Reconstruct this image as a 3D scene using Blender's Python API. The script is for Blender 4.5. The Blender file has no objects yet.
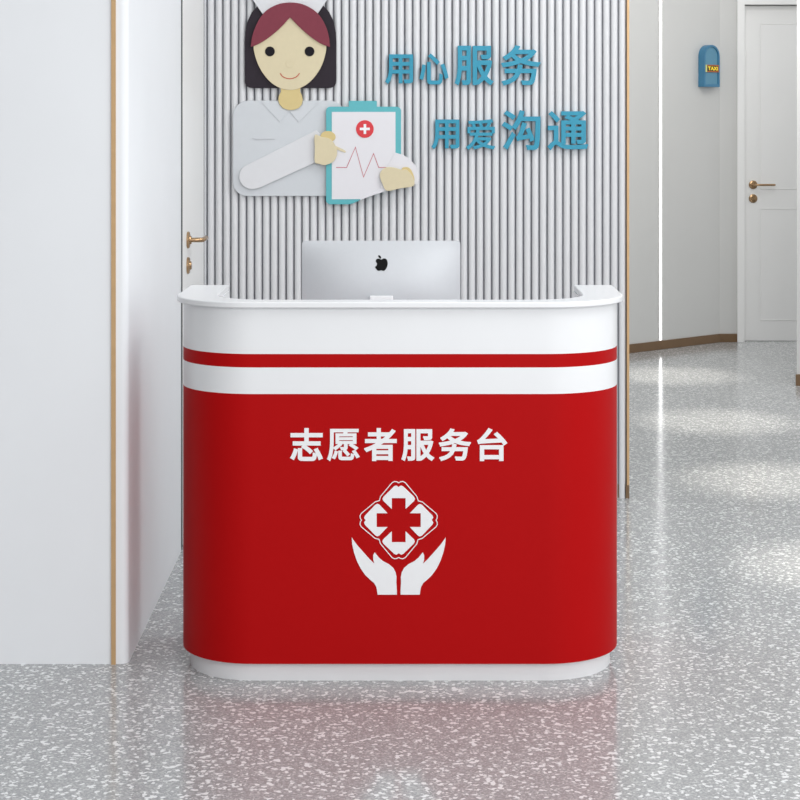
import bpy, bmesh, math, random
from mathutils import Vector, Matrix, geometry

# ---------------------------------------------------------------- basics
S = bpy.context.scene
COL = S.collection
EYE = 1.49                      # eye height of the photographer
F = 1800.0                      # focal length in pixels of the 800 px frame
VX, VY = 423.0, 120.0           # where the level line of sight meets the picture


def srgb(r, g, b):
    def c(v):
        v /= 255.0
        return v / 12.92 if v <= 0.04045 else ((v + 0.055) / 1.055) ** 2.4
    return (c(r), c(g), c(b), 1.0)


def mat(name, col, rough=0.5, metal=0.0, noise=0.0, nscale=40.0, bump=0.0, coat=0.0, spec=0.5):
    m = bpy.data.materials.new(name)
    m.use_nodes = True
    nt = m.node_tree
    b = nt.nodes['Principled BSDF']
    b.inputs['Roughness'].default_value = rough
    b.inputs['Metallic'].default_value = metal
    b.inputs['Coat Weight'].default_value = coat
    b.inputs['Specular IOR Level'].default_value = spec
    b.inputs['Base Color'].default_value = col
    if noise or bump:
        tc = nt.nodes.new('ShaderNodeTexCoord')
        n = nt.nodes.new('ShaderNodeTexNoise')
        n.inputs['Scale'].default_value = nscale
        n.inputs['Detail'].default_value = 4
        nt.links.new(tc.outputs['Object'], n.inputs['Vector'])
        if noise:
            r = nt.nodes.new('ShaderNodeValToRGB')
            r.color_ramp.elements[0].position = 0.3
            r.color_ramp.elements[1].position = 0.7
            r.color_ramp.elements[0].color = tuple(v * (1 - noise) for v in col[:3]) + (1,)
            r.color_ramp.elements[1].color = tuple(min(1, v * (1 + noise)) for v in col[:3]) + (1,)
            nt.links.new(n.outputs['Fac'], r.inputs['Fac'])
            nt.links.new(r.outputs['Color'], b.inputs['Base Color'])
        if bump:
            bp = nt.nodes.new('ShaderNodeBump')
            bp.inputs['Strength'].default_value = bump
            bp.inputs['Distance'].default_value = 0.001
            nt.links.new(n.outputs['Fac'], bp.inputs['Height'])
            nt.links.new(bp.outputs['Normal'], b.inputs['Normal'])
    return m


def emit(name, col, strength):
    m = bpy.data.materials.new(name)
    m.use_nodes = True
    b = m.node_tree.nodes['Principled BSDF']
    b.inputs['Base Color'].default_value = col
    b.inputs['Emission Color'].default_value = col
    b.inputs['Emission Strength'].default_value = strength
    return m


def terrazzo():
    m = bpy.data.materials.new('terrazzo')
    m.use_nodes = True
    nt = m.node_tree
    b = nt.nodes['Principled BSDF']
    tc = nt.nodes.new('ShaderNodeTexCoord')

    def vor(scale):
        v = nt.nodes.new('ShaderNodeTexVoronoi')
        v.inputs['Scale'].default_value = scale
        v.inputs['Randomness'].default_value = 1
        nt.links.new(tc.outputs['Object'], v.inputs['Vector'])
        s = nt.nodes.new('ShaderNodeSeparateColor')
        nt.links.new(v.outputs['Color'], s.inputs['Color'])
        return s.outputs['Red']

    def ramp(fac, stops, const=True):
        r = nt.nodes.new('ShaderNodeValToRGB')
        r.color_ramp.interpolation = 'CONSTANT' if const else 'LINEAR'
        e = r.color_ramp.elements
        e[0].position, e[0].color = stops[0]
        e[1].position, e[1].color = stops[1]
        for p, c in stops[2:]:
            k = e.new(p)
            k.color = c
        nt.links.new(fac, r.inputs['Fac'])
        return r.outputs['Color']

    fine = ramp(vor(230), [(0, srgb(*FLOOR_A)), (0.45, srgb(*FLOOR_B)), (0.80, srgb(*FLOOR_C)), (0.95, srgb(*FLOOR_D))])
    chips = ramp(vor(115), [(0, (0, 0, 0, 1)), (0.86, (1, 1, 1, 1))])
    mx = nt.nodes.new('ShaderNodeMix')
    mx.data_type = 'RGBA'
    nt.links.new(chips, mx.inputs['Factor'])
    nt.links.new(fine, mx.inputs['A'])
    mx.inputs['B'].default_value = srgb(*FLOOR_E)
    nt.links.new(mx.outputs['Result'], b.inputs['Base Color'])
    b.inputs['Roughness'].default_value = 0.13
    b.inputs['Specular IOR Level'].default_value = 0.5
    n = nt.nodes.new('ShaderNodeTexNoise')
    n.inputs['Scale'].default_value = 30
    nt.links.new(tc.outputs['Object'], n.inputs['Vector'])
    bp = nt.nodes.new('ShaderNodeBump')
    bp.inputs['Strength'].default_value = 0.05
    bp.inputs['Distance'].default_value = 0.001
    nt.links.new(n.outputs['Fac'], bp.inputs['Height'])
    nt.links.new(bp.outputs['Normal'], b.inputs['Normal'])
    return m


FLOOR_A, FLOOR_B, FLOOR_C, FLOOR_D, FLOOR_E = (154, 156, 157), (169, 171, 172), (184, 186, 187), (208, 210, 211), (230, 232, 233)

M = dict(
    floor=terrazzo(),
    wall=mat('white_wall_paint', srgb(232, 234, 237), 0.55, noise=0.012, nscale=3, bump=0.03),
    slat=mat('white_slat_lacquer', srgb(218, 219, 221), 0.4, noise=0.01, nscale=5),
    slat_back=mat('grey_slat_backing', srgb(150, 152, 158), 0.8, noise=0.03, nscale=20),
    corridor=mat('corridor_paint', srgb(203, 203, 201), 0.5, noise=0.012, nscale=3, bump=0.03),
    door=mat('white_door_lacquer', srgb(238, 238, 237), 0.4, noise=0.01, nscale=4),
    gap=mat('gap_shade_dark', srgb(70, 72, 75), 0.8, noise=0.02),  # dark tone stands in for the shade inside the door gap
    gold=mat('brushed_gold', srgb(200, 164, 120), 0.42, 0.2, noise=0.04, nscale=30),
    skirt=mat('brown_skirting', srgb(112, 86, 58), 0.4, 0.1, noise=0.06, nscale=12),
    brass=mat('rose_brass', srgb(176, 146, 112), 0.25, 0.85, noise=0.03, nscale=60),
    white=mat('white_laminate', srgb(236, 237, 239), 0.32, noise=0.008, nscale=6, coat=0.15),
    red=mat('red_laminate', srgb(176, 10, 13), 0.5, noise=0.008, nscale=6, spec=0.08),
    print=mat('white_print', srgb(238, 239, 241), 0.45, noise=0.006),
    alu=mat('pale_aluminium', srgb(198, 201, 205), 0.55, 0.35, noise=0.008, nscale=80),
    screen=mat('black_screen_glass', srgb(10, 10, 12), 0.08, noise=0.01),
    black=mat('black_emblem', srgb(6, 6, 7), 0.6, noise=0.01, spec=0.15),
    hair=mat('dark_plum_board', srgb(48, 42, 49), 0.6, spec=0.15, noise=0.03, nscale=60),
    fringe=mat('maroon_board', srgb(126, 58, 71), 0.6, spec=0.2, noise=0.03, nscale=60),
    skin=mat('cream_board', srgb(213, 201, 168), 0.6, noise=0.015, nscale=60),
    neck=mat('tan_board', srgb(210, 190, 134), 0.6, noise=0.015, nscale=60),
    coat=mat('pale_grey_board', srgb(203, 207, 211), 0.55, noise=0.008, nscale=60),
    sleeve=mat('white_board', srgb(215, 216, 219), 0.55, noise=0.008, nscale=60),
    line=mat('grey_line_board', srgb(196, 198, 203), 0.6, noise=0.02),
    eye=mat('eye_board', srgb(26, 23, 30), 0.6, spec=0.15, noise=0.02),
    lips=mat('lip_red', srgb(188, 84, 62), 0.5, noise=0.02),
    teal=mat('teal_acrylic', srgb(88, 176, 184), 0.45, noise=0.015, nscale=50),
    paper=mat('white_paper_board', srgb(223, 222, 226), 0.6, noise=0.006),
    badge=mat('badge_red', srgb(212, 44, 54), 0.45, noise=0.02),
    trace=mat('trace_pink', srgb(190, 96, 108), 0.55, noise=0.02),
    letter=mat('blue_teal_acrylic', srgb(52, 147, 175), 0.45, spec=0.3, noise=0.02, nscale=40),
    signblue=mat('sign_blue', srgb(62, 122, 156), 0.4, noise=0.03, nscale=30),
    signpanel=mat('sign_blue_panel', srgb(86, 140, 166), 0.35, noise=0.03, nscale=30),
    led=emit('led_white', (1, 1, 1, 1), 3.0),
    glow_yellow=emit('lit_yellow', srgb(250, 215, 40), 0.35),
    glow_green=emit('lit_pale_green', srgb(186, 200, 130), 0.15),
    plate_dark=mat('plate_dark', srgb(44, 36, 20), 0.4, noise=0.03),
    plate_orange=emit('lit_orange', srgb(170, 92, 36), 0.1),
)


# ---------------------------------------------------------------- object helpers
def finish(name, bm, materials, parent=None, smooth=False, bevel=0.0, seg=2):
    me = bpy.data.meshes.new(name)
    bmesh.ops.recalc_face_normals(bm, faces=bm.faces)
    bm.to_mesh(me)
    bm.free()
    for m in (materials if isinstance(materials, (list, tuple)) else [materials]):
        me.materials.append(m)
    xs = [v.co.x for v in me.vertices]; ys = [v.co.y for v in me.vertices]; zs = [v.co.z for v in me.vertices]
    org = Vector(((min(xs) + max(xs)) / 2, (min(ys) + max(ys)) / 2, min(zs)))
    me.transform(Matrix.Translation(-org))
    o = bpy.data.objects.new(name, me)
    COL.objects.link(o)
    base = Vector((0, 0, 0))
    if parent is not None:
        p = parent
        while p is not None:
            base += p.location
            p = p.parent
        o.parent = parent
    o.location = org - base
    if smooth:
        for p in me.polygons:
            p.use_smooth = True
        try:
            me.set_sharp_from_angle(angle=math.radians(35))
        except Exception:
            pass
    if bevel:
        b = o.modifiers.new('bevel', 'BEVEL')
        b.width = bevel
        b.segments = seg
        b.limit_method = 'ANGLE'
        b.angle_limit = math.radians(50)
    return o


def thing(name, loc, label, cat, group=None):
    o = bpy.data.objects.new(name, None)
    o.empty_display_size = 0.1
    COL.objects.link(o)
    o.location = loc
    return tag(o, label, cat, group)


def tag(o, label, cat, group=None):
    o['label'] = label
    o['category'] = cat
    if group:
        o['group'] = group
    return o


def structure(o, label=None, cat=None):
    o['kind'] = 'structure'
    if label:
        o['label'] = label
        o['category'] = cat
    return o


# ---------------------------------------------------------------- 2-D shapes
def rounded(pts, radii, n=6):
    """polygon with its corners rounded; radii one number or one per corner"""
    if not isinstance(radii, (list, tuple)):
        radii = [radii] * len(pts)
    out = []
    k = len(pts)
    for i in range(k):
        p = Vector(pts[i]); a = Vector(pts[i - 1]) - p; b = Vector(pts[(i + 1) % k]) - p
        r = radii[i]
        if r <= 0:
            out.append(tuple(p)); continue
        ang = a.angle(b)
        d = min(r / math.tan(ang / 2), a.length * 0.49, b.length * 0.49)
        r2 = d * math.tan(ang / 2)
        a.normalize(); b.normalize()
        c = p + (a + b).normalized() * (r2 / math.sin(ang / 2))
        s = p + a * d - c
        e = p + b * d - c
        t = s.angle_signed(e)
        for j in range(n + 1):
            q = t * j / n
            # angle_signed is clockwise positive
            cs, sn = math.cos(-q), math.sin(-q)
            out.append((c.x + s.x * cs - s.y * sn, c.y + s.x * sn + s.y * cs))
    return out


def smooth(pts, n=5, closed=True):
    out = []
    k = len(pts)
    rng = range(k) if closed else range(k - 1)
    for i in rng:
        if closed:
            p0, p1, p2, p3 = (Vector(pts[(i + d) % k]) for d in (-1, 0, 1, 2))
        else:
            p1, p2 = Vector(pts[i]), Vector(pts[i + 1])
            p0 = Vector(pts[i - 1]) if i else p1 * 2 - p2
            p3 = Vector(pts[i + 2]) if i + 2 < k else p2 * 2 - p1
        for j in range(n):
            t = j / n
            out.append(tuple(0.5 * ((2 * p1) + (p2 - p0) * t + (2 * p0 - 5 * p1 + 4 * p2 - p3) * t * t + (3 * p1 - p0 - 3 * p2 + p3) * t ** 3)))
    if not closed:
        out.append(tuple(pts[-1]))
    return out


def ellipse(cx, cy, rx, ry=None, n=32):
    ry = rx if ry is None else ry
    return [(cx + rx * math.cos(2 * math.pi * i / n), cy + ry * math.sin(2 * math.pi * i / n)) for i in range(n)]


def band(path, w, closed=False):
    """outline of a line drawn with width w: a list of quads, or for closed paths the pair of rims"""
    k = len(path)
    L, R = [], []
    for i in range(k):
        p = Vector(path[i])
        a = Vector(path[i - 1]) if (i or closed) else p
        b = Vector(path[(i + 1) % k]) if (i < k - 1 or closed) else p
        d1 = (p - a).normalized() if (p - a).length > 1e-9 else None
        d2 = (b - p).normalized() if (b - p).length > 1e-9 else None
        d1 = d1 or d2; d2 = d2 or d1
        t = (d1 + d2).normalized()
        nrm = Vector((-t.y, t.x))
        c = max(0.4, t.dot(d1))
        L.append(tuple(p + nrm * w / 2 / c)); R.append(tuple(p - nrm * w / 2 / c))
    return L, R


class Plane:
    """an upright plane: u runs along it, z is up, d comes out of it towards the viewer"""
    def __init__(s, origin, t=(1, 0)):
        s.o = Vector((origin[0], origin[1], 0)); s.t = Vector((t[0], t[1], 0)).normalized()
        s.n = Vector((s.t.y, -s.t.x, 0))

    def __call__(s, u, z, d=0.0):
        return s.o + s.t * u + s.n * d + Vector((0, 0, z))


def px(D, pts):
    """measured positions -> metres across and up at distance D from the camera"""
    k = F / D
    return [((x - VX) / k, EYE - (y - VY) / k) for x, y in pts]


def slab(bm, pl, pts, d0, d1, mi=0):
    a = [bm.verts.new(pl(u, z, d0)) for u, z in pts]
    b = [bm.verts.new(pl(u, z, d1)) for u, z in pts]
    fs = [bm.faces.new(a), bm.faces.new(b[::-1])]
    k = len(pts)
    for i in range(k):
        fs.append(bm.faces.new((a[i], b[i], b[(i + 1) % k], a[(i + 1) % k])))
    for f in fs:
        f.material_index = mi
    return fs


def strip(bm, pl, L, R, d0, d1, closed=False, mi=0):
    k = len(L)
    vs = [[bm.verts.new(pl(p[0], p[1], d)) for p in Q] for Q in (L, R) for d in (d0, d1)]
    a, b, c, e = vs
    for i in range(k if closed else k - 1):
        j = (i + 1) % k
        for q in ((a[i], a[j], c[j], c[i]), (b[i], b[j], e[j], e[i]), (a[i], a[j], b[j], b[i]), (c[i], c[j], e[j], e[i])):
            bm.faces.new(q).material_index = mi
    if not closed:
        for i in (0, k - 1):
            bm.faces.new((a[i], b[i], e[i], c[i])).material_index = mi


def plan(bm, pts, z0, z1, mi=0):
    """floor-plan outline raised from z0 to z1"""
    a = [bm.verts.new((x, y, z0)) for x, y in pts]
    b = [bm.verts.new((x, y, z1)) for x, y in pts]
    fs = [bm.faces.new(a), bm.faces.new(b[::-1])]
    k = len(pts)
    for i in range(k):
        fs.append(bm.faces.new((a[i], b[i], b[(i + 1) % k], a[(i + 1) % k])))
    for f in fs:
        f.material_index = mi


def box(bm, x0, x1, y0, y1, z0, z1, mi=0):
    plan(bm, [(x0, y0), (x1, y0), (x1, y1), (x0, y1)], z0, z1, mi)


def tube(bm, pts, r, n=14, caps=True, mi=0):
    rings = []
    k = len(pts)
    up = Vector((0, 0, 1))
    for i, p in enumerate(pts):
        p = Vector(p)
        t = (Vector(pts[min(i + 1, k - 1)]) - Vector(pts[max(i - 1, 0)])).normalized()
        x = t.cross(up)
        if x.length < 1e-3:
            x = t.cross(Vector((1, 0, 0)))
        x.normalize(); y = x.cross(t)
        rr = r[i] if isinstance(r, (list, tuple)) else r
        rings.append([bm.verts.new(p + (x * math.cos(2 * math.pi * j / n) + y * math.sin(2 * math.pi * j / n)) * rr) for j in range(n)])
    for a, b in zip(rings, rings[1:]):
        for j in range(n):
            bm.faces.new((a[j], a[(j + 1) % n], b[(j + 1) % n], b[j])).material_index = mi
    if caps:
        bm.faces.new(rings[0]).material_index = mi
        bm.faces.new(rings[-1][::-1]).material_index = mi


def glyph(bm, ch, pl, box_uz, d0, d1, weight=0.02):
    """one character of the built-in typeface, emboldened, fitted into a box and given thickness"""
    c = bpy.data.curves.new('glyph', 'FONT')
    c.body = ch
    c.size = 1
    c.resolution_u = 4
    o = bpy.data.objects.new('glyph', c)
    COL.objects.link(o)
    dg = bpy.context.evaluated_depsgraph_get()
    me = bpy.data.meshes.new_from_object(o.evaluated_get(dg))
    bpy.data.objects.remove(o)
    bpy.data.curves.remove(c)
    V, FC = [], []
    flat = [Vector((v.co.x, v.co.y)) for v in me.vertices]

    def add(poly):
        a = sum(poly[q - 1].x * poly[q].y - poly[q].x * poly[q - 1].y for q in range(len(poly)))
        if abs(a) < 1e-9:
            return
        if a < 0:
            poly = poly[::-1]
        FC.append(list(range(len(V), len(V) + len(poly))))
        V.extend(poly)

    use = {}
    for p in me.polygons:
        add([flat[q] for q in p.vertices])
        for e in p.edge_keys:
            use.setdefault(tuple(sorted(e)), []).append(p.index)
    rim = [e for e, u in use.items() if len(u) == 1]
    bpy.data.meshes.remove(me)
    done = set()
    for a, b in rim:
        A_, B_ = flat[a], flat[b]
        if (B_ - A_).length < 1e-5:
            continue
        t = (B_ - A_).normalized()
        nn = Vector((-t.y, t.x)) * weight
        ext = t * weight * min(1.0, (B_ - A_).length / 0.03)
        add([A_ - ext - nn, B_ + ext - nn, B_ + ext + nn, A_ - ext + nn])
        for q in (a, b):
            key = (round(flat[q].x, 3), round(flat[q].y, 3))
            if key in done:
                continue
            done.add(key)
            add([flat[q] + Vector((math.cos(math.pi / 5 * h + 0.1), math.sin(math.pi / 5 * h + 0.1))) * weight for h in range(10)])
    vs, es, fs, ov, oe, of = geometry.delaunay_2d_cdt(V, [], FC, 0, 1e-5)
    keep = [f for f, src in zip(fs, of) if src]
    xs = [vs[q].x for f in keep for q in f]; ys = [vs[q].y for f in keep for q in f]
    x0, x1, y0, y1 = min(xs), max(xs), min(ys), max(ys)
    u0, u1, z0, z1 = box_uz
    top, bot = {}, {}

    def at(q, cache, d):
        if q not in cache:
            cache[q] = bm.verts.new(pl(u0 + (vs[q].x - x0) / (x1 - x0) * (u1 - u0), z0 + (vs[q].y - y0) / (y1 - y0) * (z1 - z0), d))
        return cache[q]

    cnt = {}
    for f in keep:
        bm.faces.new([at(q, top, d1) for q in f])
        bm.faces.new([at(q, bot, d0) for q in reversed(f)])
        for h in range(3):
            e = (f[h], f[(h + 1) % 3])
            cnt[e] = cnt.get(e, 0) + 1
    for a, b in list(cnt):
        if (b, a) not in cnt:
            bm.faces.new((top[a], bot[a], bot[b], top[b]))


def pxbox(D, x0, x1, y0, y1):
    (a, b), (c, d) = px(D, [(x0, y1), (x1, y0)])
    return (a, c, b, d)


# ---------------------------------------------------------------- the setting
H = 2.8
bm = bmesh.new()
box(bm, -3.2, 5.5, -1.5, 14.0, -0.06, 0.0)
structure(finish('floor', bm, M['floor']), 'pale grey polished terrazzo floor with white chips', 'floor')

# left wall: front face towards the camera, long side running back to the slatted wall
LA, LB = Vector((-0.808, 4.93)), Vector((-0.854, 7.087))
Lt = (LB - LA).normalized()
Ln = Vector((Lt.y, -Lt.x))


def lw(u, v):
    p = LA + Lt * u + Ln * v
    return (p.x, p.y)


U0, U1 = 1.284, 2.122          # door opening along the left wall
corner = [(-2.8, 4.93)] + [tuple(Vector((LA.x - 0.022, LA.y + 0.022)) + 0.022 * Vector((math.sin(a), -math.cos(a)))) for a in [math.pi / 2 * i / 6 for i in range(7)]]
bm = bmesh.new()
plan(bm, corner + [lw(U0, 0), lw(U0, -0.05), lw(U1, -0.05), lw(U1, 0), lw(2.40, 0), (-2.8, 7.33)], 0.0, 2.2)
plan(bm, corner + [lw(2.40, 0), (-2.8, 7.33)], 2.2, H)
structure(finish('wall_left', bm, M['wall'], smooth=True), 'plain white wall at the left, turning back to the slatted wall', 'wall')

bm = bmesh.new()
box(bm, -0.8530, -0.8410, 4.924, 4.9295, 0.0, H)
structure(finish('trim_1', bm, M['gold']), 'gold metal strip running up the left wall near its corner', 'trim')

# flush door in the left wall
d = thing('door_1', (lw(1.72, 0)[0], lw(1.72, 0)[1], 0), 'white flush door in the left wall beside the slats, brass lever', 'door')
structure(d)
bm = bmesh.new()
plan(bm, [lw(U0 + 0.080, -0.044), lw(U1 - 0.032, -0.044), lw(U1 - 0.032, -0.002), lw(U0 + 0.080, -0.002)], 0.006, 2.185)
finish('door_leaf', bm, M['door'], d, bevel=0.002)
bm = bmesh.new()
plan(bm, [lw(U0 + 0.001, -0.049), lw(U1 - 0.001, -0.049), lw(U1 - 0.001, -0.046), lw(U0 + 0.001, -0.046)], 0.0, 2.198)
finish('door_backing', bm, M['gap'], d)

for a_, b_ in ((U0 + 0.001, U0 + 0.0785), (U1 - 0.0305, U1 - 0.001)):  # dark strips set into the grooves as painted shade
    bm = bmesh.new()
    plan(bm, [lw(a_, -0.0455), lw(b_, -0.0455), lw(b_, -0.0035), lw(a_, -0.0035)], 0.0, 2.198)
    finish('door_gap_shade', bm, M['gap'], d)['label'] = 'dark strip painted as the shade in the gap at the door edge'


def lwp(u, v, z):
    x, y = lw(u, v)
    return Vector((x, y, z))


def rosette(name, parent, at, out, z, r, thick):
    bm = bmesh.new()
    tube(bm, [at + out * 0.0, at + out * thick * 0.7, at + out * thick], [r, r, r * 0.86], 28)
    tube(bm, [at + out * thick, at + out * (thick + 0.006)], [r * 0.55, r * 0.45], 20)
    return finish(name, bm, M['brass'], parent, smooth=True)


def lever(parent, at, out, along, r, length):
    bm = bmesh.new()
    pts = [at + out * 0.008, at + out * 0.035, at + out * 0.046 + along * 0.004, at + out * 0.052 + along * 0.014]
    pts += [at + out * 0.053 + along * (0.014 + (length - 0.014) * i / 5) for i in range(1, 6)]
    pts += [at + out * 0.050 + along * (length + 0.006)]
    tube(bm, pts, [r] * (len(pts) - 1) + [r * 0.6], 14)
    return finish('lever', bm, M['brass'], parent, smooth=True)


outL = Vector((Ln.x, Ln.y, 0)); alongL = Vector((Lt.x, Lt.y, 0))
zh = 1.49 - (240 - VY) / 280.0
h_ = rosette('handle_rosette', d, lwp(1.50, -0.0018, zh), outL, 0, 0.030, 0.009)
lever(h_, lwp(1.50, 0, zh), outL, alongL, 0.0085, 0.125)
l_ = rosette('lock_rosette', d, lwp(1.50, -0.0018, 1.49 - (265.5 - VY) / 280.0), outL, 0, 0.030, 0.009)

# slatted back wall
BD = 7.087                       # front of the slats
kb = F / BD
bm = bmesh.new()
xL, xR = -0.853, (629.5 - VX) / kb
box(bm, xL, xR, BD + 0.022, BD + 0.20, 0.0, H, 1)                          # backing
pitch = 7.92 / kb
g0 = (618.5 - VX) / kb
gw = 0.0062


def slat(bm, a, b):
    w = b - a
    pts = [(a, BD + 0.022), (a, BD + 0.014)]
    for i in range(9):
        t = i / 8
        pts.append((a + w * t, BD + 0.010 - 0.010 * (1 - (2 * t - 1) ** 2) ** 0.6 if 0 < t < 1 else BD + 0.010))
    pts += [(b, BD + 0.014), (b, BD + 0.022)]
    plan(bm, pts, 0.0, H, 0)


slat(bm, g0 + gw / 2, (625.6 - VX) / kb)
k = 0
while True:
    b = g0 - k * pitch - gw / 2
    a = g0 - (k + 1) * pitch + gw / 2
    if a < xL + 0.004:
        break
    slat(bm, a, b)
    k += 1
structure(finish('wall_back', bm, [M['slat'], M['slat_back']]), 'white back wall of narrow upright slats behind the desk', 'wall')
bm = bmesh.new()
for i in range(k + 1):           # seen low down between the slats
    c = g0 - i * pitch
    box(bm, c - gw / 2 + 0.0003, c + gw / 2 - 0.0003, BD + 0.013, BD + 0.0218, 0.0, 0.052)
box(bm, (625.9 - VX) / kb, (629.3 - VX) / kb, BD + 0.0, BD + 0.0218, 0.0, 0.052)
structure(finish('baseboard_back', bm, M['skirt']), 'low brown skirting showing between the slats', 'baseboard')
bm = bmesh.new()
box(bm, (627.0 - VX) / kb, (629.3 - VX) / kb, BD + 0.0, BD + 0.0218, 0.0525, H)
structure(finish('trim_2', bm, M['gold']), 'gold metal strip at the right end of the slatted wall', 'trim')

# corridor: slanting wall with the light line, far wall with a door, wall end at the right
P1, P2 = Vector((1.32, 11.51)), Vector((1.99, 12.08))
Ct = (P2 - P1).normalized()
CW = Plane((P1.x, P1.y), (Ct.x, Ct.y))
CL = (P2 - P1).length


def cp(u, v):
    p = CW(u, 0, v)
    return (p.x, p.y)


bm = bmesh.new()
plan(bm, [cp(-2.2, 0), cp(CL, 0), cp(CL, -0.15), cp(-2.2, -0.15)], 0.0, H)
structure(finish('wall_corridor', bm, M['corridor']), 'grey-white slanting corridor wall with the light line', 'wall')
bm = bmesh.new()
plan(bm, [cp(-2.2, 0.0005), cp(CL - 0.001, 0.0005), cp(CL - 0.006, 0.012), cp(-2.2, 0.012)], 0.0, 0.056)
structure(finish('baseboard_corridor', bm, M['skirt'], bevel=0.002), 'brown skirting along the slanting corridor wall', 'baseboard')

FD = 12.08
kf = F / FD
fx = lambda x: (x - VX) / kf
fz = lambda y: EYE - (y - VY) / kf
dx0, dx1, dz = fx(744.5), fx(744.5) + 0.84, fz(4.8)
bm = bmesh.new()
box(bm, P2.x, dx0, FD, FD + 0.15, 0.0, H)
box(bm, dx1, 4.6, FD, FD + 0.15, 0.0, H)
box(bm, dx0, dx1, FD, FD + 0.15, dz, H)
box(bm, dx0, dx1, FD + 0.11, FD + 0.15, 0.0, dz)
structure(finish('wall_far', bm, M['corridor']), 'grey-white wall at the end of the corridor around the far door', 'wall')
bm = bmesh.new()
box(bm, P2.x + 0.0005, fx(737) - 0.001, FD - 0.0125, FD - 0.0005, 0.0, 0.056)
structure(finish('baseboard_far', bm, M['skirt'], bevel=0.002), 'short brown skirting left of the far door', 'baseboard')

d2 = thing('door_2', (dx0 + 0.42, FD, 0), 'white panelled door at the far end of the corridor, brass lever', 'door')
structure(d2)
FW = Plane((0, FD))
bm = bmesh.new()
lx0, lx1, lz0, lz1 = dx0 + 0.004, dx1 - 0.004, 0.002, dz - 0.004
box(bm, lx0, lx1, FD + 0.05, FD + 0.09, lz0, lz1)


def moulding(bm, x0, x1, z0, z1):
    """raised bead round a door panel"""
    q = [(x0, z0), (x1, z0), (x1, z1), (x0, z1)]
    L, R = band(q, 0.006, True)
    strip(bm, FW, L, R, -0.05, -0.046, True)


moulding(bm, fx(762), dx1 - 0.117, fz(189), fz(23.5))
moulding(bm, fx(762), dx1 - 0.117, fz(321), fz(209))
finish('door_leaf', bm, M['door'], d2, bevel=0.002)
bm = bmesh.new()
cx0 = fx(737)
cwid = dx0 - cx0
slab(bm, FW, [(cx0, 0), (dx0 - 0.001, 0), (dx0 - 0.001, dz + 0.001), (dx1 + 0.001, dz + 0.001), (dx1 + 0.001, 0), (dx1 + cwid, 0), (dx1 + cwid, dz + cwid), (cx0, dz + cwid)], 0.0005, 0.016)
finish('door_casing', bm, M['door'], d2, bevel=0.002)
outF = Vector((0, -1, 0)); alF = Vector((1, 0, 0))
sl = F / (FD + 0.05)
hx = (753 - VX) / sl
h2 = rosette('handle_rosette', d2, Vector((hx, FD + 0.0498, EYE - (184.7 - VY) / sl)), outF, 0, 0.029, 0.009)
lever(h2, Vector((hx, FD + 0.05, EYE - (184.7 - VY) / sl)), outF, alF, 0.0075, 0.135)
rosette('lock_rosette', d2, Vector((hx, FD + 0.0498, EYE - (198.5 - VY) / sl)), outF, 0, 0.029, 0.009)

# wall end at the right edge
RC = Vector((2.098, 10.1))
bm = bmesh.new()
plan(bm, [(RC.x, RC.y), (4.6, RC.y), (4.6, RC.y + 0.35), (RC.x + 0.2, RC.y + 0.35)], 0.0, H)
structure(finish('wall_right', bm, M['corridor']), 'sliver of white wall end at the right edge', 'wall')
bm = bmesh.new()
box(bm, RC.x - 0.008, 4.6, RC.y - 0.0125, RC.y - 0.0005, 0.0, 0.064)
structure(finish('baseboard_right', bm, M['skirt'], bevel=0.002), 'brown skirting at the foot of the right wall end', 'baseboard')

# vertical light line in the corridor wall
tu = 0.3286 * math.hypot(0.67, 0.57)
t = thing('led_strip_light', CW(tu, 0.06, 0.003), 'thin glowing white light line running up the slanting corridor wall', 'light')
bm = bmesh.new()
slab(bm, CW, [(tu - 0.018, 0.058), (tu + 0.018, 0.058), (tu + 0.018, H - 0.01), (tu - 0.018, H - 0.01)], 0.0003, 0.004)
finish('channel', bm, M['corridor'], t)
bm = bmesh.new()
slab(bm, CW, [(tu - 0.0085, 0.060), (tu + 0.0085, 0.060), (tu + 0.0085, H - 0.012), (tu - 0.0085, H - 0.012)], 0.0042, 0.007)
finish('diffuser', bm, M['led'], t)

# arched blue sign on the slanting wall
ks = 150.4
u0, u1 = 0.6628, 0.819
sz = lambda y: EYE - (y - VY) / ks
z0, z1 = sz(87), sz(45)
um, ur = (u0 + u1) / 2, (u1 - u0) / 2


def arch(um, r, z0, z1, n=20):
    return [(um - r, z0), (um + r, z0)] + [(um + r * math.cos(a), z1 - r + r * math.sin(a)) for a in [math.pi * i / n for i in range(n + 1)]]


t = thing('arched_wall_sign', CW(um, z0, 0.0), 'small arched blue box sign with a lit yellow plate on the corridor wall', 'sign')
bm = bmesh.new()
slab(bm, CW, arch(um, ur, z0, z1), 0.0005, 0.044)
finish('housing', bm, M['signblue'], t, bevel=0.002)
bm = bmesh.new()
o_, i_ = arch(um, ur, z0, z1), arch(um, ur - 0.014, z0 + 0.018, z1 - 0.014)
strip(bm, CW, o_, i_, 0.0445, 0.055, True)
finish('rim', bm, M['signblue'], t, bevel=0.0015)
bm = bmesh.new()
slab(bm, CW, arch(um, ur - 0.0145, z0 + 0.0185, z1 - 0.0145), 0.0445, 0.047)
finish('face_panel', bm, M['signpanel'], t)
pu0, pu1, pz0, pz1 = um - ur + 0.010, um + ur - 0.012, sz(72.2), sz(65)
bm = bmesh.new()
slab(bm, CW, [(pu0, pz0), (pu1, pz0), (pu1, pz1), (pu0, pz1)], 0.0472, 0.056)
pt = finish('lit_plate', bm, M['plate_orange'], t)
bm = bmesh.new()
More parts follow.
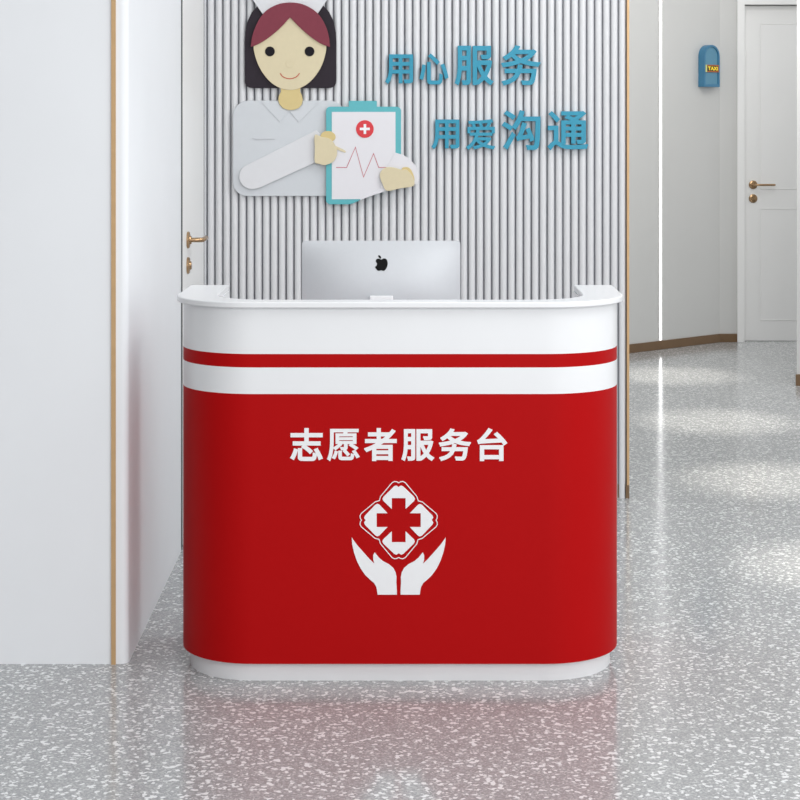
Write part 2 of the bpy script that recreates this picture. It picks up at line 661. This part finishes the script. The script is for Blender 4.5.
slab(bm, CW, [(pu0 + 0.018, pz0 + 0.007), (pu1 - 0.008, pz0 + 0.007), (pu1 - 0.008, pz1 - 0.007), (pu0 + 0.018, pz1 - 0.007)], 0.0561, 0.0568)
finish('dark_field', bm, M['plate_dark'], pt)
bm = bmesh.new()
slab(bm, CW, [(pu0, pz0), (pu0 + 0.014, pz0), (pu0 + 0.014, pz1), (pu0, pz1)], 0.0561, 0.0570)
finish('end_mark', bm, M['glow_green'], pt)
bm = bmesh.new()
glyph(bm, 'TAXI', CW, (pu0 + 0.024, pu1 - 0.013, pz0 + 0.011, pz1 - 0.011), 0.0569, 0.0575, 0.02)
finish('lettering', bm, M['glow_yellow'], pt)

# ---------------------------------------------------------------- reception desk
XC = -0.063


def ushape(a, f, r, b, ai, fi, ri, n=14):
    """outline of a U: half-width a, front f, back b; inner half-width ai, inner front fi"""
    p = [(XC - a, b)]
    p += [(XC - a + r - r * math.cos(q), f + r - r * math.sin(q)) for q in [math.pi / 2 * i / n for i in range(n + 1)]]
    p += [(XC + a - r + r * math.sin(q), f + r - r * math.cos(q)) for q in [math.pi / 2 * i / n for i in range(n + 1)]]
    p += [(XC + a, b), (XC + ai, b)]
    p += [(XC + ai - ri + ri * math.cos(q), fi + ri - ri * math.sin(q)) for q in [math.pi / 2 * i / n for i in range(n + 1)]]
    p += [(XC - ai + ri - ri * math.sin(q), fi + ri - ri * math.cos(q)) for q in [math.pi / 2 * i / n for i in range(n + 1)]]
    p += [(XC - ai, b)]
    return p


desk = thing('reception_desk', (XC, 4.98, 0), 'red and white U-shaped reception desk with rounded corners on the terrazzo floor', 'desk')
BF = 4.758                       # front of the body
bargs = (0.597, BF, 0.21, 5.23, 0.50, 4.815, 0.15)
zr = lambda y: EYE - (y - VY) * BF / F


def desk_part(name, args, z0, z1, m, bevel=0.0):
    bm = bmesh.new()
    plan(bm, ushape(*args), z0, z1)
    return finish(name, bm, m, desk, smooth=True, bevel=bevel)


ZB = zr(664)
desk_part('plinth', (0.578, BF + 0.026, 0.19, 5.21, 0.515, 4.815, 0.14), 0.0, ZB, M['white'])
desk_part('lower_panel', bargs, ZB, zr(394), M['red'])['label'] = 'large red front panel wrapping the desk'
desk_part('white_band', bargs, zr(394), zr(367.5), M['white'])
desk_part('red_stripe', bargs, zr(367.5), zr(354), M['red'])['label'] = 'narrow red stripe'
desk_part('upper_panel', bargs, zr(354), 0.994, M['white'])
desk_part('counter_top', (0.613, BF - 0.017, 0.226, 5.24, 0.502, 4.812, 0.15), 0.994, 1.010, M['white'], bevel=0.003)
bm = bmesh.new()
n = 10
ri = 0.15
w = [(XC - 0.499, 5.225)]
w += [(XC - 0.499 + ri - ri * math.cos(q), 4.816 + ri - ri * math.sin(q)) for q in [math.pi / 2 * i / n for i in range(n + 1)]]
w += [(XC + 0.499 - ri + ri * math.sin(q), 4.816 + ri - ri * math.cos(q)) for q in [math.pi / 2 * i / n for i in range(n + 1)]]
w += [(XC + 0.499, 5.225)]
plan(bm, w, 0.725, 0.75)
finish('worktop', bm, M['white'], desk, smooth=True)

DF = Plane((0, BF))
for ch, x0, x1, y0, y1 in (('志', 290, 323, 428, 461), ('愿', 327, 359.8, 428.8, 461), ('者', 364, 396.8, 428, 461),
                           ('服', 401.2, 434.4, 429, 461), ('务', 438.8, 471, 428.2, 461), ('台', 477, 507.4, 427.8, 461)):
    bm = bmesh.new()
    glyph(bm, ch, DF, pxbox(BF, x0, x1, y0, y1), 0.0002, 0.0016, 0.019 if ch == '愿' else 0.026)
    finish('printed_character', bm, M['print'], desk)['label'] = 'white printed character'

ec = lambda pts: px(BF, [(340 + x / 5.717, 470 + y / 5.717) for x, y in pts])
petal = [(297, 222), (297, 160), (376, 160), (376, 222)] + [(425, 176), (430, 165), (424, 152)] + [(362, 93), (350, 88), (343, 92), (336, 97), (329, 92), (322, 88), (310, 93)] + [(250, 152), (244, 165), (249, 176)]
CXY = (335.5, 286)
for q in range(4):
    cs, sn = [(1, 0), (0, 1), (-1, 0), (0, -1)][q]
    pp = [(CXY[0] + (x - 336.5) * cs - (y - 286) * sn, CXY[1] + (x - 336.5) * sn + (y - 286) * cs) for x, y in petal]
    bm = bmesh.new()
    slab(bm, DF, ec(pp), 0.0002, 0.0016)
    finish('emblem_petal', bm, M['print'], desk)['label'] = 'white petal of the printed flower emblem'
lobe = [(-110, -112), (-104, -135), (-38, -214), (-24, -221), (-10, -219), (0, -213), (10, -219), (24, -221), (38, -214), (104, -135), (110, -112)]
ring = []
for q in range(4):
    cs, sn = [(1, 0), (0, 1), (-1, 0), (0, -1)][q]
    ring += [(CXY[0] + x * cs - y * sn, CXY[1] + x * sn + y * cs) for x, y in lobe[:-1]]
L, R = band(ec(ring), 0.0022, True)
bm = bmesh.new()
strip(bm, DF, L, R, 0.0002, 0.0016, True)
finish('emblem_outline', bm, M['print'], desk)['label'] = 'thin white outline round the flower emblem'
hand = [(67, 385), (70, 425), (80, 470), (97, 520), (118, 562), (145, 600), (172, 626), (195, 645), (208, 668), (212, 690), (215, 712), (325, 712), (325, 690), (322, 640), (323, 610), (318, 585), (305, 560), (280, 538), (245, 520), (222, 500), (198, 470), (190, 486), (190, 512), (197, 535), (170, 510), (130, 465), (95, 425)]
for sgn in (1, -1):
    pp = [(335.5 + sgn * (x - 335.5), y) for x, y in hand]
    bm = bmesh.new()
    slab(bm, DF, ec(pp), 0.0002, 0.0016)
    finish('emblem_hand', bm, M['print'], desk)['label'] = 'white cupped hand of the printed emblem, %s side' % ('left' if sgn > 0 else 'right')

# ---------------------------------------------------------------- computer monitor
MD = 5.05
MW = Plane((0, MD))
mon = thing('computer_monitor', (XC - 0.055, MD, 0.75), 'silver computer monitor seen from behind on the desk, black emblem', 'monitor')
x0, x1, mz0, mz1 = pxbox(MD, 302, 460.3, 240.8, 340)
mzc, mhz, mxc, mhx = (mz0 + mz1) / 2, (mz1 - mz0) / 2, (x0 + x1) / 2, (x1 - x0) / 2


def bulge(x, z):
    """how far the curved back stands out"""
    a, b = min(1, abs(x - mxc) / mhx), min(1, abs(z - mzc) / mhz)
    return 0.034 * (1 - a ** 3) * (1 - b ** 2)


bm = bmesh.new()
n = 32
fr_, bk_ = [], []
for j in range(n + 1):
    z = mz0 + (mz1 - mz0) * (0.5 - 0.5 * math.cos(math.pi * j / n))
    e = max(0, 0.009 - min(z - mz0, mz1 - z))
    hw = mhx - (0.009 - math.sqrt(max(0, 0.009 ** 2 - e ** 2)))
    row, rowb = [], []
    for q in range(n + 1):
        x = mxc - hw * math.cos(math.pi * q / n)
        row.append(bm.verts.new(MW(x, z, bulge(x, z))))
        rowb.append(bm.verts.new(MW(x, z, -0.008)))
    fr_.append(row); bk_.append(rowb)
for j in range(n):
    for q in range(n):
        bm.faces.new((fr_[j][q], fr_[j][q + 1], fr_[j + 1][q + 1], fr_[j + 1][q]))
        bm.faces.new((bk_[j][q], bk_[j + 1][q], bk_[j + 1][q + 1], bk_[j][q + 1]))
    bm.faces.new((fr_[j][0], fr_[j + 1][0], bk_[j + 1][0], bk_[j][0]))
    bm.faces.new((fr_[j][n], bk_[j][n], bk_[j + 1][n], fr_[j + 1][n]))
    bm.faces.new((fr_[0][j], bk_[0][j], bk_[0][j + 1], fr_[0][j + 1]))
    bm.faces.new((fr_[n][j], fr_[n][j + 1], bk_[n][j + 1], bk_[n][j]))
finish('housing', bm, M['alu'], mon, smooth=True)
bm = bmesh.new()
slab(bm, MW, [(x0 + 0.006, mz0 + 0.05), (x1 - 0.006, mz0 + 0.05), (x1 - 0.006, mz1 - 0.006), (x0 + 0.006, mz1 - 0.006)], -0.0081, -0.0095)
finish('screen', bm, M['screen'], mon)
ac = lambda pts: px(MD, [(350 + x / 11.43, 240 + y / 11.43) for x, y in pts])
body = [(360, 216), (385, 205), (412, 209), (428, 232), (433, 262), (427, 295), (412, 324), (395, 340), (376, 342), (359, 336), (341, 341), (320, 340), (303, 322), (290, 300), (303, 288), (311, 270), (308, 254), (296, 236), (304, 214), (325, 207), (342, 210)]
leaf = [(325, 171), (340, 171), (354, 184), (358, 205), (343, 202), (329, 189)]
bm = bmesh.new()
for shape in (body, leaf):
    pts = ac(smooth(shape, 3))
    vsf = [bm.verts.new(MW(u, z, bulge(u, z) + 0.0012)) for u, z in pts]
    vsb = [bm.verts.new(MW(u, z, bulge(u, z) + 0.0001)) for u, z in pts]
    bm.faces.new(vsf)
    for q in range(len(pts)):
        bm.faces.new((vsf[q], vsf[q - 1], vsb[q - 1], vsb[q]))
finish('emblem', bm, M['black'], mon)['label'] = 'black bitten-fruit emblem with a leaf'
sx0, sx1, _, sz1 = pxbox(5.025, 369.8, 393.2, 295, 320)
bm = bmesh.new()
box(bm, sx0, sx1, MD - 0.050, MD - 0.036, 0.7562, sz1)
finish('stand_neck', bm, M['white'], mon, bevel=0.003)
bm = bmesh.new()
plan(bm, rounded([(sx0 - 0.05, MD - 0.055), (sx1 + 0.05, MD - 0.055), (sx1 + 0.05, MD + 0.13), (sx0 - 0.05, MD + 0.13)], 0.012), 0.7505, 0.756)
finish('stand_foot', bm, M['alu'], mon, bevel=0.001)

# ---------------------------------------------------------------- nurse figure on the slatted wall
ND = BD - 0.001                  # back of the cut-out boards lies on the slats
NW = Plane((0, ND))
PD = ND - 0.030
nc = lambda pts: px(PD, pts)
A = lambda pts: nc([(240 + x / 8, y / 8) for x, y in pts])               # head
T = lambda pts: nc([(225 + x / 6.667, 90 + y / 6.667) for x, y in pts])   # torso
B = lambda pts: nc([(310 + x / 6.667, 90 + y / 6.667) for x, y in pts])   # clipboard
zc = px(PD, [(290, 197)])[0]
nurse = thing('nurse_wall_figure', (zc[0], ND, zc[1]), 'layered cut-out figure of a nurse with a teal clipboard on the slatted wall', 'wall decoration')


def board(name, pts, d0, d1, m, parent=nurse, bevel=0.0012):
    bm = bmesh.new()
    slab(bm, NW, pts, d0, d1)
    return finish(name, bm, m, parent, bevel=bevel, seg=2)


hairpts = [(35, 330), (35, 640), (38, 665), (50, 688), (70, 700), (95, 704), (705, 704), (730, 700), (752, 688), (765, 665), (768, 640), (768, 330),
           (764, 255), (745, 165), (712, 95), (665, 42), (600, -6), (520, -40), (400, -55), (280, -40), (200, -6), (140, 42), (92, 95), (58, 165), (40, 255)]
board('hair', A(hairpts), 0.0002, 0.014, M['hair'])
board('cap', A([(60, -60), (180, 112), (250, 60), (400, 30), (550, 60), (620, 108), (735, -60), (690, -150), (560, -190), (400, -200), (240, -190), (110, -150)]), 0.0142, 0.024, M['sleeve'])
facepts = smooth([(107, 360), (118, 440), (150, 530), (200, 610), (260, 670), (330, 708), (400, 720), (470, 708), (540, 670), (600, 610), (650, 530), (680, 440), (690, 360), (680, 250), (630, 150), (400, 80), (170, 150), (120, 250)], 4)
face = board('face', A(facepts), 0.0142, 0.026, M['skin'])
fr = smooth([(86, 376), (96, 300), (122, 220), (160, 145), (215, 82), (300, 36), (400, 20), (500, 34), (590, 80), (648, 140), (690, 220), (712, 300), (720, 376)], 4, False)
fr += smooth([(718, 378), (640, 345), (560, 290), (480, 220), (400, 138)], 4, False)[1:]
fr += smooth([(400, 138), (330, 215), (250, 285), (170, 340), (88, 378)], 4, False)[1:-1]
board('fringe', A(fr), 0.0262, 0.034, M['fringe'])
board('eye', A(ellipse(239, 411, 39)), 0.0262, 0.029, M['eye'], face)
board('eye', A(ellipse(556, 411, 39)), 0.0262, 0.029, M['eye'], face)
board('nose', A(ellipse(396, 512, 30)), 0.0262, 0.0275, M['skin'], face, 0.0006)
L, R = band(A(smooth([(320, 586), (345, 615), (396, 630), (448, 616), (476, 586)], 5, False)), 0.0036)
bm = bmesh.new()
strip(bm, NW, L, R, 0.0262, 0.0272)
finish('mouth', bm, M['lips'], face)
board('neck', A([(305, 690), (312, 760), (300, 800), (304, 830), (325, 862), (360, 882), (400, 886), (445, 882), (480, 860), (500, 825), (500, 795), (488, 760), (492, 690)]), 0.0012, 0.0138, M['neck']) if False else None
nk = T([(365, -70), (372, 10), (357, 40), (354, 70), (364, 98), (388, 122), (420, 133), (455, 133), (488, 122), (510, 98), (518, 66), (512, 36), (500, 10), (502, -70)])
board('neck', nk, 0.0182, 0.0235, M['neck'])
coat = rounded(T([(50, 70), (800, 70), (800, 709), (50, 709)]), [0.062, 0.062, 0.02, 0.055], 10)
ct = board('coat', coat, 0.0002, 0.016, M['coat'], nurse, 0.0025)
board('lapel', T([(235, 76), (366, 216), (425, 140), (395, 133), (362, 105), (352, 76)]), 0.0162, 0.0190, M['coat'], ct, 0.0008)
board('lapel', T([(428, 142), (490, 216), (625, 82), (520, 76), (515, 100), (485, 135)]), 0.0162, 0.0190, M['coat'], ct, 0.0008)
board('pocket', T([(185, 318), (205, 326), (325, 323), (330, 329), (205, 332), (180, 322)]), 0.0162, 0.0190, M['line'], ct, 0.0004)
sl_ = T([(607, 268), (640, 300), (640, 455), (598, 485), (230, 652)] + [(178 + 84 * math.cos(a), 577 + 84 * math.sin(a)) for a in [math.radians(60 + 190 * i / 12) for i in range(1, 13)]] + [(190, 478)])
slv = board('sleeve', sl_, 0.0185, 0.028, M['sleeve'])
rb = T(smooth([(640, 298), (660, 278), (700, 274), (728, 290), (738, 312), (728, 335), (690, 345), (640, 330)], 4))
board('thumb', rb, 0.0362, 0.040, M['neck'])
board('finger', T([(700, 355), (745, 375), (800, 402), (808, 412), (800, 418), (745, 396), (700, 385)]), 0.0362, 0.039, M['skin'])
board('hand', T(smooth([(600, 300), (640, 310), (700, 325), (738, 372), (748, 425), (725, 475), (670, 500), (630, 492), (600, 478), (600, 390)], 4)), 0.0402, 0.046, M['skin'])
bd = rounded(B([(107, 111), (258, 111), (258, 72), (446, 72), (446, 111), (607, 111), (607, 640), (510, 668), (425, 697), (345, 728), (290, 755), (262, 762), (107, 762)]), [0.017, 0, 0.004, 0.004, 0, 0.017, 0, 0, 0, 0, 0, 0, 0.017], 6)
clip = board('clipboard', bd, 0.0285, 0.0345, M['teal'])
board('paper', B([(146, 146), (570, 146), (570, 648), (510, 666), (425, 695), (342, 727), (146, 728)]), 0.0347, 0.0360, M['paper'], clip, 0.0)
board('badge', B(ellipse(366, 260, 59)), 0.0361, 0.0380, M['badge'], clip, 0.0006)
board('badge_cross', B([(358, 227), (375, 227), (375, 251), (399, 251), (399, 268), (375, 268), (375, 293), (358, 293), (358, 268), (333, 268), (333, 251), (358, 251)]), 0.0381, 0.0392, M['print'], clip, 0.0)
L, R = band(B([(174, 516), (245, 516), (303, 381), (357, 580), (424, 424), (458, 516), (510, 516)]), 0.0026)
bm = bmesh.new()
strip(bm, NW, L, R, 0.0361, 0.0368)
finish('heartbeat_line', bm, M['trace'], clip)
s2 = B([(570, 418), (620, 432), (665, 458), (703, 504), (722, 556), (726, 590), (718, 625), (600, 650), (510, 672), (430, 698), (350, 728), (330, 736), (345, 722), (470, 660), (466, 572), (520, 500)])
board('sleeve', s2, 0.0370, 0.0405, M['paper'], nurse, 0.0006)
board('thumb', B(smooth([(612, 528), (640, 513), (668, 524), (690, 565), (694, 610), (650, 600)], 4)), 0.0432, 0.046, M['neck'])
board('hand', B(smooth([(466, 572), (478, 535), (512, 514), (560, 516), (612, 530), (640, 530), (668, 552), (690, 590), (690, 638), (600, 655), (514, 671), (484, 625)], 4)), 0.0462, 0.051, M['skin'])

# ---------------------------------------------------------------- raised characters on the slatted wall
LD = BD - 0.02
rows = [('用', 385, 413.2, 54.3, 84, 'small teal raised character 用 beginning the upper line on the slats'),
        ('心', 419.3, 448.6, 53.4, 84.6, 'small teal raised character 心, second in the upper line on the slats'),
        ('服', 454.6, 493.7, 45.7, 85.4, 'big teal raised character 服, third in the upper line on the slats'),
        ('务', 501.2, 540.6, 45, 85.6, 'big teal raised character 务 ending the upper line on the slats'),
        ('用', 431.3, 459.5, 119.5, 149.2, 'small teal raised character 用 beginning the lower line on the slats'),
        ('爱', 466, 495.2, 119, 149.8, 'small teal raised character 爱, second in the lower line on the slats'),
        ('沟', 501.8, 540.6, 110, 150, 'big teal raised character 沟, third in the lower line on the slats'),
        ('通', 547.5, 588.2, 110.8, 150.2, 'big teal raised character 通 ending the lower line on the slats')]
for ch, x0, x1, y0, y1, lab in rows:
    bm = bmesh.new()
    big = (x1 - x0) > 35
    wgt = 0.021 if big else 0.024
    if ch == '爱':
        wgt = 0.018
    if ch == '通':
        wgt = 0.019
    glyph(bm, ch, NW, pxbox(LD, x0, x1, y0, y1), 0.0002, 0.020, wgt)
    tag(finish('wall_character', bm, M['letter']), lab, 'letter', 'raised teal characters on the slatted wall')

# ---------------------------------------------------------------- light
wd = bpy.data.worlds.new('world')
S.world = wd
wd.use_nodes = True
nt = wd.node_tree
bg = nt.nodes['Background']
bg.inputs['Color'].default_value = (0.97, 0.985, 1.0, 1)
tc = nt.nodes.new('ShaderNodeTexCoord')          # world light graded on purpose, weak from the left to darken left-facing sides
sp = nt.nodes.new('ShaderNodeSeparateXYZ')
mr = nt.nodes.new('ShaderNodeMapRange')
mr.interpolation_type = 'SMOOTHSTEP'
mr.inputs['From Min'].default_value = -1.0
mr.inputs['From Max'].default_value = 0.6
mr.inputs['To Min'].default_value = 0.06
mr.inputs['To Max'].default_value = 1.1
nt.links.new(tc.outputs['Generated'], sp.inputs['Vector'])
nt.links.new(sp.outputs['X'], mr.inputs['Value'])
nt.links.new(mr.outputs['Result'], bg.inputs['Strength'])


def area(name, loc, target, sx, sy, power, col=(1, 1, 1)):
    l = bpy.data.lights.new(name, 'AREA')
    l.shape = 'RECTANGLE'
    l.size = sx
    l.size_y = sy
    l.energy = power
    l.color = col
    o = bpy.data.objects.new(name, l)
    COL.objects.link(o)
    o.location = loc
    o.rotation_euler = (Vector(target) - Vector(loc)).to_track_quat('-Z', 'Y').to_euler()
    return o


area('lobby_fill_light', (1.8, -1.5, 2.7), (-0.4, 5.0, 0.6), 3.0, 2.6, 150)  # unseen key light, added to brighten the surfaces facing the camera
area('front_floor_fill_light', (0.9, 3.7, 2.75), (0.9, 3.8, 0.0), 1.4, 1.4, 20)  # unseen fill, added to brighten the near floor and counter top
area('slat_wall_fill_light', (0.95, 5.9, 2.75), (0.75, 7.1, 0.6), 0.5, 0.4, 11)  # unseen fill, added to lift the right end of the slats
area('corridor_fill_light', (1.7, 9.4, 2.78), (2.3, 12.0, 1.0), 1.2, 2.0, 33, (1, 0.985, 0.96))  # unseen fill, added to brighten the corridor walls and far door
for y in (6.0, 7.45, 8.9, 10.5):
    l = bpy.data.lights.new('corridor_downlight', 'SPOT')
    l.energy = 250
    l.color = (1, 0.94, 0.84)
    l.spot_size = math.radians(21)
    l.spot_blend = 1.0
    l.shadow_soft_size = 0.05
    o = bpy.data.objects.new('corridor_downlight', l)
    COL.objects.link(o)
    o.location = (1.46, y, 2.7)

# ---------------------------------------------------------------- camera
cam = bpy.data.cameras.new('camera')
cam.sensor_fit = 'HORIZONTAL'
cam.sensor_width = 36
cam.lens = F / 800 * 36
cam.shift_x = -(VX - 400) / 800
cam.shift_y = -(400 - VY) / 800
cam.clip_end = 100
co = bpy.data.objects.new('camera', cam)
COL.objects.link(co)
co.location = (0, 0, EYE)
co.rotation_euler = (math.pi / 2, 0, 0)
S.camera = co

vs = S.view_settings
vs.view_transform = 'Standard'
vs.look = 'None'
vs.exposure = 0.0
vs.gamma = 1.0
vs.use_curve_mapping = False
